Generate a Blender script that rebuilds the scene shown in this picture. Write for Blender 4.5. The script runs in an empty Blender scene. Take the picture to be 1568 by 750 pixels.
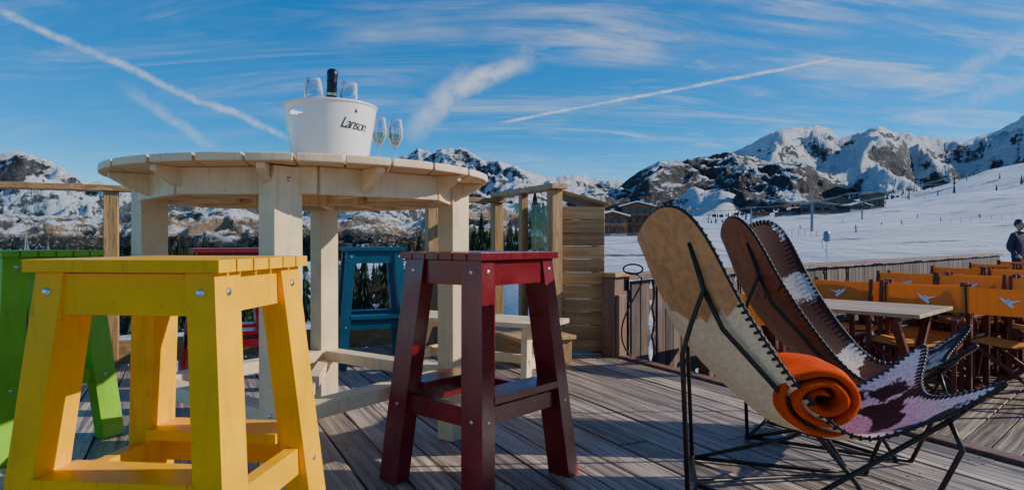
import bpy, math, random, bmesh
from mathutils import Vector, Matrix, noise
random.seed(7)
H=0.83; FPX=1000.0; U0=784.0; V0=371.0
scene=bpy.context.scene
def V(*a): return Vector(a)
def lerp(a,b,t): return a+(b-a)*t
def sstep(a,b,x):
    t=max(0,min(1,(x-a)/(b-a))); return t*t*(3-2*t)
def interp(tab,x):
    if x<=tab[0][0]: return tab[0][1]
    for i in range(len(tab)-1):
        if x<=tab[i+1][0]:
            t=(x-tab[i][0])/(tab[i+1][0]-tab[i][0]); return lerp(tab[i][1],tab[i+1][1],t)
    return tab[-1][1]
# ---------------------------------------------------------------- mesh builder
class MB:
    def __init__(s): s.v=[]; s.f=[]; s.m=[]
    def add(s,vs,fs,m=0):
        o=len(s.v); s.v+= [tuple(p) for p in vs]
        for f in fs: s.f.append(tuple(i+o for i in f)); s.m.append(m)
    def prism(s,b,t,m=0):
        n=len(b)
        fs=[tuple(reversed(range(n))),tuple(range(n,2*n))]+[(i,(i+1)%n,n+(i+1)%n,n+i) for i in range(n)]
        s.add(list(b)+list(t),fs,m)
    def box(s,c,size,m=0,rot=None):
        c=Vector(c); hx,hy,hz=size[0]/2,size[1]/2,size[2]/2
        R=rot if rot is not None else Matrix.Identity(3)
        q=[(-hx,-hy),(hx,-hy),(hx,hy),(-hx,hy)]
        s.prism([c+R@Vector((x,y,-hz)) for x,y in q],[c+R@Vector((x,y,hz)) for x,y in q],m)
    def beam(s,p0,p1,w,h,m=0,up=(0,0,1)):
        p0=Vector(p0);p1=Vector(p1);d=(p1-p0).normalized();up=Vector(up)
        sd=d.cross(up).normalized(); u=sd.cross(d).normalized()
        q=[(-1,-1),(1,-1),(1,1),(-1,1)]
        s.prism([p0+sd*(a*w/2)+u*(b*h/2) for a,b in q],[p1+sd*(a*w/2)+u*(b*h/2) for a,b in q],m)
    def tube(s,pts,r,m=0,n=8,closed=False,caps=True):
        pts=[Vector(p) for p in pts]; N=len(pts); vs=[];fs=[]
        prev=None
        for i,p in enumerate(pts):
            if closed: d=(pts[(i+1)%N]-pts[i-1]).normalized()
            else: d=(pts[min(i+1,N-1)]-pts[max(i-1,0)]).normalized()
            if prev is None:
                a=Vector((0,0,1)) if abs(d.z)<.9 else Vector((1,0,0))
                x=d.cross(a).normalized()
            else:
                x=(prev-d*prev.dot(d)).normalized()
            prev=x; y=d.cross(x)
            rr=r[i] if isinstance(r,(list,tuple)) else r
            for k in range(n):
                t=2*math.pi*k/n; vs.append(p+x*(math.cos(t)*rr)+y*(math.sin(t)*rr))
        R=N if closed else N-1
        for i in range(R):
            j=(i+1)%N
            for k in range(n):
                k2=(k+1)%n; fs.append((i*n+k,i*n+k2,j*n+k2,j*n+k))
        if not closed and caps:
            fs.append(tuple(reversed(range(n)))); fs.append(tuple(range((N-1)*n,N*n)))
        s.add(vs,fs,m)
    def lathe(s,prof,c=(0,0,0),m=0,n=24,M=None,skip=None):
        c=Vector(c); M=M if M is not None else Matrix.Identity(3)
        vs=[];fs=[]
        for r,z in prof:
            for k in range(n):
                t=2*math.pi*k/n; vs.append(c+M@Vector((math.cos(t)*r,math.sin(t)*r,z)))
        for i in range(len(prof)-1):
            for k in range(n):
                if skip and skip(i,k): continue
                k2=(k+1)%n; fs.append((i*n+k,i*n+k2,(i+1)*n+k2,(i+1)*n+k))
        s.add(vs,fs,m)
    def ball(s,c,rad,m=0,R=None,nu=8,nv=6):
        c=Vector(c); R=R if R is not None else Matrix.Identity(3)
        if not isinstance(rad,(tuple,list)): rad=(rad,)*3
        vs=[c+R@Vector((0,0,-rad[2]))];fs=[]
        for i in range(1,nv):
            ph=-math.pi/2+math.pi*i/nv
            for k in range(nu):
                t=2*math.pi*k/nu
                vs.append(c+R@Vector((math.cos(ph)*math.cos(t)*rad[0],math.cos(ph)*math.sin(t)*rad[1],math.sin(ph)*rad[2])))
        vs.append(c+R@Vector((0,0,rad[2])))
        for k in range(nu): fs.append((0,1+(k+1)%nu,1+k))
        for i in range(nv-2):
            for k in range(nu):
                k2=(k+1)%nu; fs.append((1+i*nu+k,1+i*nu+k2,1+(i+1)*nu+k2,1+(i+1)*nu+k))
        L=len(vs)-1
        for k in range(nu): fs.append((1+(nv-2)*nu+k,1+(nv-2)*nu+(k+1)%nu,L))
        s.add(vs,fs,m)
    def obj(s,name,mats,loc=(0,0,0),rz=0,bevel=0,smooth=False,parent=None):
        me=bpy.data.meshes.new(name); me.from_pydata(s.v,[],s.f)
        for m in mats: me.materials.append(m)
        me.polygons.foreach_set("material_index",s.m)
        if smooth: me.polygons.foreach_set("use_smooth",[True]*len(s.f))
        me.update()
        ob=bpy.data.objects.new(name,me); scene.collection.objects.link(ob)
        ob.location=loc; ob.rotation_euler=(0,0,rz)
        if bevel:
            b=ob.modifiers.new("b",'BEVEL'); b.width=bevel; b.segments=2; b.limit_method='ANGLE'; b.angle_limit=math.radians(40)
        if parent: ob.parent=parent
        return ob
def empty(name,loc=(0,0,0),rz=0):
    e=bpy.data.objects.new(name,None); scene.collection.objects.link(e); e.location=loc; e.rotation_euler=(0,0,rz); e.empty_display_size=.1
    return e
# ---------------------------------------------------------------- materials
class NT:
    def __init__(s,tree): s.t=tree; s.n=tree.nodes; s.l=tree.links
    def node(s,ty,ins=None,**kw):
        nd=s.n.new(ty)
        for k,v in kw.items(): setattr(nd,k,v)
        if ins:
            for k,v in ins.items():
                if isinstance(v,bpy.types.NodeSocket): s.l.new(v,nd.inputs[k])
                else: nd.inputs[k].default_value=v
        return nd
    def math(s,op,a,b=0.0,c=0.0,clamp=False):
        nd=s.n.new('ShaderNodeMath'); nd.operation=op; nd.use_clamp=clamp
        for i,v in enumerate((a,b,c)):
            if isinstance(v,bpy.types.NodeSocket): s.l.new(v,nd.inputs[i])
            else: nd.inputs[i].default_value=v
        return nd.outputs[0]
    def vdot(s,a,b):
        nd=s.n.new('ShaderNodeVectorMath'); nd.operation='DOT_PRODUCT'
        for i,v in enumerate((a,b)):
            if isinstance(v,bpy.types.NodeSocket): s.l.new(v,nd.inputs[i])
            else: nd.inputs[i].default_value=v
        return nd.outputs['Value']
    def mr(s,v,a,b,c=0.0,d=1.0,smooth=True):
        nd=s.n.new('ShaderNodeMapRange'); nd.interpolation_type='SMOOTHSTEP' if smooth else 'LINEAR'
        s.l.new(v,nd.inputs[0]); 
        for i,x in enumerate((a,b,c,d)): nd.inputs[i+1].default_value=x
        return nd.outputs[0]
    def mix(s,f,a,b,bt='MIX'):
        nd=s.n.new('ShaderNodeMix'); nd.data_type='RGBA'; nd.blend_type=bt
        for sock,v in ((nd.inputs[0],f),(nd.inputs[6],a),(nd.inputs[7],b)):
            if isinstance(v,bpy.types.NodeSocket): s.l.new(v,sock)
            elif isinstance(v,(int,float)): sock.default_value=v
            else: sock.default_value=(*v[:3],1)
        return nd.outputs[2]
    def noise(s,vec,scale,detail=4,rough=.55,dist=0.0,out=0):
        nd=s.n.new('ShaderNodeTexNoise'); s.l.new(vec,nd.inputs['Vector'])
        nd.inputs['Scale'].default_value=scale; nd.inputs['Detail'].default_value=detail
        nd.inputs['Roughness'].default_value=rough; nd.inputs['Distortion'].default_value=dist
        return nd.outputs[out]
    def mapping(s,vec,scale=(1,1,1),rot=(0,0,0),loc=(0,0,0)):
        nd=s.n.new('ShaderNodeMapping'); s.l.new(vec,nd.inputs['Vector'])
        nd.inputs['Scale'].default_value=scale; nd.inputs['Rotation'].default_value=rot; nd.inputs['Location'].default_value=loc
        return nd.outputs[0]
def newmat(name):
    m=bpy.data.materials.new(name); m.use_nodes=True; t=NT(m.node_tree)
    b=m.node_tree.nodes['Principled BSDF']
    return m,t,b
def bump(t,b,h,strength,dist):
    nd=t.node('ShaderNodeBump',{'Height':h,'Strength':strength,'Distance':dist}); t.l.new(nd.outputs[0],b.inputs['Normal'])
def c3(c,k=1.0): return tuple(x*k for x in c[:3])
def paint(name,col,rough=.38,var=.22,bstr=.25,spec=.35):
    m,t,b=newmat(name); tc=t.node('ShaderNodeTexCoord').outputs['Object']
    n1=t.noise(tc,5,5,.6); n2=t.noise(t.mapping(tc,(60,60,4)),1.0,4,.6); n4=t.noise(tc,70,4,.7)
    col1=t.mix(t.mr(n1,.3,.7),c3(col,1-var),c3(col,1.08))
    col2=t.mix(t.math('MULTIPLY',t.mr(n2,.52,.8),.45),col1,c3(col,.45))
    col2=t.mix(t.math('MULTIPLY',t.mr(n4,.64,.72),.6),col2,c3(col,.35))
    t.l.new(col2,b.inputs['Base Color']); b.inputs['Specular IOR Level'].default_value=spec
    t.l.new(t.mr(n1,.2,.8,rough-.08,rough+.15),b.inputs['Roughness'])
    bump(t,b,t.math('ADD',n2,t.math('MULTIPLY',n4,.4)),bstr,.002); return m
def wood(name,c1,c2,c3_,sx=(1.2,22,22),rough=.7,island=.35,groove=0,gamp=.35,streak=.65):
    m,t,b=newmat(name); tc=t.node('ShaderNodeTexCoord').outputs['Object']
    geo=t.node('ShaderNodeNewGeometry'); rnd=geo.outputs['Random Per Island']
    off=t.node('ShaderNodeCombineXYZ',{'X':t.math('MULTIPLY',rnd,37.0),'Y':t.math('MULTIPLY',rnd,11.0),'Z':0.0}).outputs[0]
    va=t.node('ShaderNodeVectorMath',operation='ADD'); t.l.new(tc,va.inputs[0]); t.l.new(off,va.inputs[1])
    p=t.mapping(va.outputs[0],sx)
    n1=t.noise(p,1.0,6,.68,.8); n2=t.noise(va.outputs[0],2.3,3,.6); n3=t.noise(t.mapping(va.outputs[0],(sx[0]*2.5,sx[1]*5,sx[2]*5)),1.0,3,.6)
    col=t.mix(t.mr(n1,.34,.66),c1,c2); col=t.mix(t.math('MULTIPLY',t.mr(n2,.5,.75),.6),col,c3_)
    col=t.mix(t.math('MULTIPLY',t.mr(n3,.54,.70),streak),col,c3(c1,.25))
    vv=t.math('ADD',1-island,t.math('MULTIPLY',rnd,island*2))
    hs=t.node('ShaderNodeHueSaturation',{'Color':col,'Value':vv}); t.l.new(hs.outputs[0],b.inputs['Base Color'])
    t.l.new(t.mr(n1,.2,.8,rough-.15,rough+.1),b.inputs['Roughness'])
    h=t.math('ADD',t.math('MULTIPLY',n1,.7),t.math('MULTIPLY',n3,.6))
    if groove:
        sp=t.node('ShaderNodeSeparateXYZ',{0:tc}); w=t.math('SINE',t.math('MULTIPLY',sp.outputs[1],groove)); h=t.math('ADD',h,t.math('MULTIPLY',w,gamp))
    bump(t,b,h,.9,.005); return m
def simple(name,col,rough=.5,metal=0,var=.15,scale=20,bs=.1,spec=.5):
    m,t,b=newmat(name); tc=t.node('ShaderNodeTexCoord').outputs['Object']
    n=t.noise(tc,scale,4,.6); t.l.new(t.mix(t.mr(n,.3,.7),c3(col,1-var),c3(col,1+var)),b.inputs['Base Color'])
    b.inputs['Roughness'].default_value=rough; b.inputs['Metallic'].default_value=metal
    b.inputs['Specular IOR Level'].default_value=spec
    if bs: bump(t,b,n,bs,.003)
    return m
def thinglass(name,tint=(1,1,1),refl=1.0,edge=0.0,rimwhite=0.0):
    m=bpy.data.materials.new(name); m.use_nodes=True; t=NT(m.node_tree); t.n.clear()
    out=t.node('ShaderNodeOutputMaterial'); tr=t.node('ShaderNodeBsdfTransparent',{'Color':(*tint,1)})
    gl=t.node('ShaderNodeBsdfGlossy',{'Roughness':.02})
    lw=t.node('ShaderNodeLayerWeight',{'Blend':.35})
    tc=t.node('ShaderNodeTexCoord').outputs['Object']; n=t.noise(tc,3,3)
    f=t.math('ADD',t.math('MULTIPLY',lw.outputs['Fresnel'],refl),t.math('MULTIPLY',n,.03))
    if edge: f=t.math('ADD',f,t.math('MULTIPLY',t.math('POWER',lw.outputs['Facing'],3.0),edge),clamp=True)
    mx=t.node('ShaderNodeMixShader',{0:f,1:tr.outputs[0],2:gl.outputs[0]}); res=mx
    if rimwhite:
        df=t.node('ShaderNodeBsdfDiffuse',{'Color':(.9,.93,.96,1)}); fz=t.math('MULTIPLY',t.math('POWER',lw.outputs['Facing'],1.6),rimwhite,clamp=True)  # white diffuse on grazing edges paints the bright rims of clear glass
        res=t.node('ShaderNodeMixShader',{0:fz,1:mx.outputs[0],2:df.outputs[0]})
    t.l.new(res.outputs[0],out.inputs[0]); return m
M_yel=paint('yellow_paint',(.97,.47,.0005),.36,.14,spec=.2)
M_red=paint('dark_red_paint',(.19,.005,.012),.24,.28,bstr=.3,spec=.5)
M_teal=paint('teal_paint',(.006,.085,.15),.4)
M_green=paint('green_paint',(.22,.50,.01),.4,.2)
M_dgreen=paint('dark_green_paint',(.02,.20,.025),.4,.2)
M_cream=paint('cream_paint',(.84,.63,.37),.45,.18,bstr=.6,spec=.22)
M_steel=simple('steel',(.55,.55,.56),.3,1,.1,40,0)
M_black=simple('black_metal',(.035,.028,.024),.4,.6,.2,40,.05)
M_deck=wood('weathered_deck',(.14,.10,.075),(.50,.40,.31),(.19,.125,.085),(1.1,34,34),.52,.38,groove=2*math.pi/.047,gamp=.2,streak=.9)
M_deck2=wood('lower_deck_wood',(.14,.10,.075),(.38,.30,.23),(.17,.12,.09),(1.3,30,30),.6,.3,groove=2*math.pi/.047,gamp=.2)
M_pine=wood('pine_wood',(.28,.15,.055),(.50,.29,.115),(.22,.11,.04),(1.2,25,25),.6,.22)
M_slat=wood('weathered_pine_slats',(.34,.185,.065),(.56,.33,.13),(.26,.14,.05),(1.2,25,25),.7,.28)
M_pinev=wood('pine_wood_vertical',(.30,.16,.055),(.50,.29,.11),(.22,.11,.04),(25,25,1.5),.6,.2)
M_darkf=wood('dark_fence_wood',(.06,.038,.028),(.18,.12,.09),(.045,.028,.02),(25,25,1.2),.8,.4)
M_brown=wood('brown_wood',(.17,.085,.05),(.27,.15,.09),(.1,.05,.03),(20,20,1.5),.6,.2)
M_glass=thinglass('window_glass',(.90,.95,.95),.45)
M_flute=thinglass('flute_glass',(.90,.93,.95),.9,.35,.75)
# ---------------------------------------------------------------- camera
cam=bpy.data.cameras.new('camera'); co=bpy.data.objects.new('camera',cam); scene.collection.objects.link(co)
cam.sensor_width=36; cam.lens=FPX/1568*36; cam.clip_end=40000; cam.clip_start=.02
co.location=(0,0,H); co.rotation_euler=(math.radians(90-.23),0,0); scene.camera=co
# ---------------------------------------------------------------- light
SAZ=math.atan2(1.0,.08); SEL=math.radians(27)
sd=V(math.sin(SAZ)*math.cos(SEL),math.cos(SAZ)*math.cos(SEL),math.sin(SEL))
sun=bpy.data.lights.new('sun','SUN'); sun.energy=5.0; sun.angle=math.radians(.5); sun.color=(1,.94,.82)
so=bpy.data.objects.new('sun',sun); scene.collection.objects.link(so); so.rotation_euler=sd.to_track_quat('Z','Y').to_euler(); so.location=(20,6,12)
# ---------------------------------------------------------------- sky
w=bpy.data.worlds.new('World'); scene.world=w; w.use_nodes=True; t=NT(w.node_tree); t.n.clear()
out=t.node('ShaderNodeOutputWorld'); bg=t.node('ShaderNodeBackground'); t.l.new(bg.outputs[0],out.inputs[0]); bg.inputs[1].default_value=.15
sk=t.node('ShaderNodeTexSky'); sk.sky_type='NISHITA'; sk.sun_disc=False; sk.sun_elevation=SEL; sk.sun_rotation=SAZ; sk.altitude=2200; sk.air_density=1.0; sk.dust_density=.05; sk.ozone_density=2.2
hs=t.node('ShaderNodeHueSaturation',{'Color':sk.outputs[0],'Saturation':1.65,'Value':1.08})
d=t.node('ShaderNodeTexCoord').outputs['Generated']
sp=t.node('ShaderNodeSeparateXYZ',{0:d}); zz=t.math('ADD',t.math('MAXIMUM',sp.outputs[2],0.0),.13)
skc=t.mix(1.0,hs.outputs[0],(.68,1.0,1.12),'MULTIPLY')
P=t.node('ShaderNodeCombineXYZ',{'X':t.math('DIVIDE',sp.outputs[0],zz),'Y':t.math('DIVIDE',sp.outputs[1],zz),'Z':0.0}).outputs[0]
b2n=t.noise(P,.62,4,.55)
def cirrus(rot,sc,scale,lo,hi,loc,b0,b1):
    q=t.mapping(P,sc,(0,0,rot),loc); a=t.noise(q,scale,7,.68,1.6); b3=t.mr(b2n,b0,b1)
    return t.math('MULTIPLY',t.mr(a,lo,hi),b3)
c1=cirrus(.75,(.45,1.8,1),1.1,.42,.76,(3,1,0),.42,.60); c2=cirrus(-.40,(.5,1.9,1),1.4,.45,.80,(8,4,0),.58,.38)
right=t.mr(t.math('DIVIDE',sp.outputs[0],t.math('MAXIMUM',sp.outputs[1],.05)),-.5,.5,.34,1.0)
cl=t.math('MULTIPLY',t.math('MAXIMUM',c1,t.math('MULTIPLY',c2,.85)),right)
cl=t.math('MULTIPLY',cl,t.mr(sp.outputs[2],.03,.16,.2,1.0))
def pd(u,v): return V((u-U0)/FPX,1,(V0-v)/FPX).normalized()
wn=t.noise(d,14,5,.6); wob=t.math('MULTIPLY',t.math('SUBTRACT',wn,.5),1.0); n45=t.noise(d,45,5,.7)
def trail(u1,v1,u2,v2,wd,amt,wobble=.01,brk=.35):
    a,b2=pd(u1,v1),pd(u2,v2); n=a.cross(b2).normalized(); mm=(a+b2).normalized(); ca=a.dot(mm)
    dist=t.math('ABSOLUTE',t.math('ADD',t.vdot(d,n),t.math('MULTIPLY',wob,wobble)))
    l=t.mr(dist,wd,0.0,0.0,1.0)
    al=t.mr(t.vdot(d,mm),ca-.002,ca+.006)
    nn=t.mr(n45,brk,brk+.3,.35,1.0)
    return t.math('MULTIPLY',t.math('MULTIPLY',t.math('MULTIPLY',l,al),nn),amt)
trails=[trail(-30,10,445,212,.0075,.55,.022),trail(195,135,335,230,.013,.65,.02),trail(628,205,716,110,.026,1.2,.03,.25),trail(665,150,812,90,.024,1.2,.03,.25),
 trail(765,189,1290,88,.0036,.8,.008),trail(775,78,875,58,.018,.7,.05),trail(1460,160,1600,118,.016,.9,.02),trail(1440,125,1600,40,.018,.8,.03)]
for tr in trails: cl=t.math('MAXIMUM',cl,tr)
skf=t.mix(t.math('MULTIPLY',cl,.9,clamp=True),skc,(5.6,5.9,6.1))
t.l.new(skf,bg.inputs[0])
# ---------------------------------------------------------------- ground terrain
Et=[(-3,.0),(-.3,.0),(.05,.01),(.12,.02),(.2,.028),(.32,.038),(.47,.055),(.62,.078),(.784,.115),(1.2,.17),(3,.15)]
cr=[(4,-.55),(8,-.26),(12,-.15),(16,-.078),(30,-.045),(60,-.018),(120,-.004),(250,0),(1000,0),(1500,-.01),(3000,-.03),(9000,-.05)]
cl_=[(4,-.55),(8,-.32),(12,-.25),(30,-.16),(60,-.13),(120,-.12),(250,-.09),(500,-.06),(1000,-.03),(3000,-.01),(9000,-.02)]
gg=[(60,0),(120,.12),(250,.38),(500,.68),(900,1.0),(1100,1.02),(1500,.7),(4000,0)]
crl=[(math.log(q),w_) for q,w_ in cr]; cll=[(math.log(q),w_) for q,w_ in cl_]; ggl=[(math.log(q),w_) for q,w_ in gg]
def gz(x,y):
    r=max(4,math.hypot(x,y)); a=math.atan2(x,y)
    aa=math.tan(max(-1.3,min(1.3,a)))
    lr=math.log(r)
    E=interp(Et,aa); g=interp(ggl,lr); R_=interp(crl,lr); L_=interp(cll,lr)
    k=sstep(-.25,.12,aa) if abs(a)<2.4 else .3
    z=H+r*(E*g*math.cos(min(abs(a),1.2))+lerp(L_,R_,k))
    if r>25:
        z+=noise.fractal(V(x*.006,y*.006,3),1,2,4)*min(r*.014,11)*sstep(40,200,r)
        z+=noise.fractal(V(x*.05,y*.05,8),1,2,3)*.45*sstep(25,70,r)
    return z
mb=MB(); NA,NR=540,130; vs=[];fs=[]
for j in range(NR):
    r=4*(8000/4)**(j/(NR-1))
    for i in range(NA):
        a=-math.pi+2*math.pi*i/NA
        x,y=r*math.sin(a),r*math.cos(a); vs.append((x,y,gz(x,y)))
for j in range(NR-1):
    for i in range(NA):
        i2=(i+1)%NA; fs.append((j*NA+i,(j+1)*NA+i,(j+1)*NA+i2,j*NA+i2))
vs.append((0,0,-1.6)); c=len(vs)-1
for i in range(NA): fs.append((c,i,(i+1)%NA))
fs=[tuple(reversed(f)) for f in fs]
mb.add(vs,fs)
m,t,b=newmat('snow_ground'); tc=t.node('ShaderNodeTexCoord').outputs['Object']
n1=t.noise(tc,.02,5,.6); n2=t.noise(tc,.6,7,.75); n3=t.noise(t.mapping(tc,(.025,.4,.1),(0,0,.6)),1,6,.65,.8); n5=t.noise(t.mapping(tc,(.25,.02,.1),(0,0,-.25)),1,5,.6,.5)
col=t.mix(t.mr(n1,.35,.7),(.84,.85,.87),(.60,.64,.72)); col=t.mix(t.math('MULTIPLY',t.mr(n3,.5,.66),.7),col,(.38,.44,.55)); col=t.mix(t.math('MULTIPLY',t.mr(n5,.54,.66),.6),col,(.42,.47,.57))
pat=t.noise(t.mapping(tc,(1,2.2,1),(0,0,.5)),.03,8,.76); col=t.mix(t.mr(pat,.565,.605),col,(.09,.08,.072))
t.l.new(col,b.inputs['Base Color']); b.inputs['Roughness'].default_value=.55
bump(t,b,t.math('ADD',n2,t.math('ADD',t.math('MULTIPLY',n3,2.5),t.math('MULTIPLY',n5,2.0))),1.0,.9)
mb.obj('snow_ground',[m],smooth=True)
# ---------------------------------------------------------------- mountains
def mountmat(name,snowlo,snowhi,rock,rock2,forest_z=-1e9,sc=1.0,fz_w=60,cliff=False,fth=.68):
    m,t,b=newmat(name); tc=t.node('ShaderNodeTexCoord').outputs['Object']; geo=t.node('ShaderNodeNewGeometry')
    nz=t.node('ShaderNodeSeparateXYZ',{0:geo.outputs['Normal']}).outputs[2]; z=t.node('ShaderNodeSeparateXYZ',{0:tc}).outputs[2]
    n1=t.noise(t.mapping(tc,(1,1,2.2)),.012*sc,8,.74); n2=t.noise(t.mapping(tc,(1,1,.45)),.035*sc,6,.72); n3=t.noise(tc,.0035*sc,5,.6)
    s=t.math('ADD',nz,t.math('MULTIPLY',t.math('SUBTRACT',n1,.5),1.25)); s=t.math('ADD',s,t.math('MULTIPLY',t.math('SUBTRACT',n3,.5),.8))
    s=t.math('ADD',s,t.math('MULTIPLY',t.math('SUBTRACT',n2,.5),.8))
    sf=t.mr(s,snowlo,snowhi)
    rc=t.mix(t.mr(n2,.35,.65),rock,rock2)
    if cliff: rc=t.mix(t.mr(n3,.44,.50),rc,(.46,.28,.15))
    col=t.mix(sf,rc,(.84,.85,.88))
    f=t.noise(tc,.055*sc,6,.75); fm=t.math('MULTIPLY',t.mr(t.math('ADD',f,t.math('MULTIPLY',n3,.5)),fth,fth+.05),t.mr(t.math('ADD',z,t.math('MULTIPLY',n3,fz_w*3)),forest_z+fz_w*2.2,forest_z+fz_w*1.2))
    col=t.mix(fm,col,(.016,.025,.018))
    t.l.new(col,b.inputs['Base Color']); b.inputs['Roughness'].default_value=.8; b.inputs['Specular IOR Level'].default_value=.2
    bump(t,b,t.math('ADD',t.math('MULTIPLY',n1,1.3),n2),1.0,40/sc); return m
def mountain(name,prof,Yc,depth,z0,amp,feat,mt,seed,na=300,nt=110,jit=.006,pw=1.2):
    mb=MB(); vs=[];fs=[]; a0=(prof[0][0]-U0)/FPX; a1=(prof[-1][0]-U0)/FPX; pt=[((u-U0)/FPX,(V0-v)/FPX) for u,v in prof]
    for j in range(nt+1):
        t_=j/nt*1.25
        for i in range(na+1):
            a=lerp(a0,a1,i/na)
            y=Yc-depth*(1-t_)+ noise.fractal(V(a*6,seed,0),1,2,3)*depth*.18
            x=a*y
            zc=H+interp(pt,a)*Yc + noise.fractal(V(a*Yc/(feat*.35),seed*3.1,5),.8,2.1,6)*jit*Yc
            if t_<=1: s=t_**pw
            else: s=1-(t_-1)*2.2
            p=V(x/feat,y/feat,seed*7.3)
            wv=noise.fractal(p*.8+V(9,2,1),1,2,3)*.5
            rn=noise.ridged_multi_fractal(p+V(wv,wv*.7,0),.95,2.1,7,1.0,2.0)-1.1
            env=math.sin(math.pi*min(1,max(0,t_*.97)))**.7 if t_<1 else .0
            env=max(env,.05)
            z=z0+(zc-z0)*s+rn*amp*env
            vs.append((x,y,z))
    for j in range(nt):
        for i in range(na):
            q=j*(na+1)+i; fs.append((q,q+1,q+na+2,q+na+1))
    mb.add(vs,fs); return mb.obj(name,[mt],smooth=True)
MA=mountmat('rocky_snow_bright',.47,.60,(.065,.066,.075),(.18,.17,.165),0,1.0,60)
MB_=mountmat('rocky_snow_mid',.56,.72,(.055,.056,.063),(.16,.15,.145),60,1.0,70,fth=.66)
MD_=mountmat('rocky_snow_dark',.80,1.0,(.045,.043,.045),(.14,.12,.105),60,1.4,50)
MF=mountmat('forest_hill_surface',.80,.98,(.12,.09,.07),(.28,.20,.13),10,4.0,16,cliff=True,fth=.64)
mountain('mountain',[(-500,200),(-250,250),(-120,215),(-40,238),(0,231),(38,226),(62,241),(92,258),(122,277),(170,288),(300,297),(450,292),(600,300),(760,312)],4200,1900,-150,200,540,MB_,1.3)
mountain('mountain',[(480,330),(560,285),(600,250),(622,238),(640,224),(662,234),(690,228),(715,231),(745,248),(790,258),(820,266),(850,272),(880,267),(910,274),(950,280),(1010,290),(1100,300)],5000,2000,-100,190,600,MB_,4.1)
mountain('mountain',[(1000,300),(1080,262),(1130,238),(1165,222),(1185,208),(1212,195),(1232,195),(1250,185),(1268,187),(1285,204),(1312,211),(1345,206),(1400,216),(1440,211),(1480,206),(1515,190),(1568,172),(1650,150),(1750,165),(1950,140),(2300,200)],4300,2300,60,190,700,MA,7.7,na=360,jit=.005)
mountain('mountain',[(800,345),(860,325),(905,296),(940,288),(975,262),(1010,246),(1045,242),(1080,238),(1135,236),(1180,246),(1240,260),(1290,276),(1340,292),(1400,302),(1500,315),(1620,335)],2900,1300,10,110,380,MD_,2.6,na=340,jit=.004)
mountain('forested_hill',[(-600,300),(-300,320),(-100,338),(0,330),(100,334),(215,326),(300,322),(360,318),(420,334),(520,338),(560,322),(620,341),(720,318),(800,306),(850,312),(900,322),(960,338),(1020,352),(1060,370)],1250,650,-70,38,110,MF,9.2,na=360,jit=.004)
# ---------------------------------------------------------------- forest
def conifer(mb,x,y,z,h,rs):
    r=h*.17*rs.uniform(.85,1.2)
    mb.tube([(x,y,z-1),(x,y,z+h*.95)],[h*.018,h*.004],1,5)
    T=8
    for k in range(T):
        f=k/T; zt=z+h*(.12+.86*f)+h*.14; zb=z+h*(.08+.84*f); R=r*(1-f)**.85*rs.uniform(.85,1.1)+.12
        n=9; ring=[]; o=rs.uniform(0,6)
        for q in range(n*2):
            an=o+math.pi*q/n; rr=R*(rs.uniform(.8,1.15) if q%2==0 else rs.uniform(.4,.62))
            ring.append((x+math.cos(an)*rr,y+math.sin(an)*rr,zb-(.05*h*(1-f) if q%2==0 else -.01*h)*rs.uniform(.5,1.2)))
        vs=[(x,y,min(zt,z+h))]+ring
        mb.add(vs,[(0,1+q,1+(q+1)%(2*n)) for q in range(2*n)],0 if rs.random()>.07 else 2)
M_nd=simple('conifer_needles',(.020,.036,.018),.8,0,.5,.6,0,.1); M_bark=simple('bark',(.06,.04,.03),.9); M_snowy=simple('snowy_needles',(.18,.22,.2),.8,0,.3,.6,0)
rs=random.Random(3); mb=MB()
for i in range(720):
    a=rs.uniform(-1.15,.1) if i%3 else rs.uniform(-.85,-.5); r=rs.uniform(100,330); x,y=r*math.sin(math.atan(a)),r*math.cos(math.atan(a))
    g=gz(x,y); h=rs.uniform(9,17)
    vt=V0-(g+h-H)/y*1000
    if vt<344: h*=.7
    conifer(mb,x,y,g,h,rs)
for i in range(70):
    a=rs.uniform(.02,.22); r=rs.uniform(260,420); x,y=r*math.sin(math.atan(a)),r*math.cos(math.atan(a)); conifer(mb,x,y,gz(x,y),rs.uniform(6,10),rs)
for i in range(150):
    a=rs.choice([rs.gauss(.36,.03),rs.gauss(.48,.03),rs.gauss(.58,.04),rs.uniform(.2,.85)]); r=rs.uniform(560,1000); x,y=r*math.sin(math.atan(a)),r*math.cos(math.atan(a)); conifer(mb,x,y,gz(x,y),rs.uniform(4,8),rs)
mb.obj('conifer_forest',[M_nd,M_bark,M_snowy])
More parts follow.
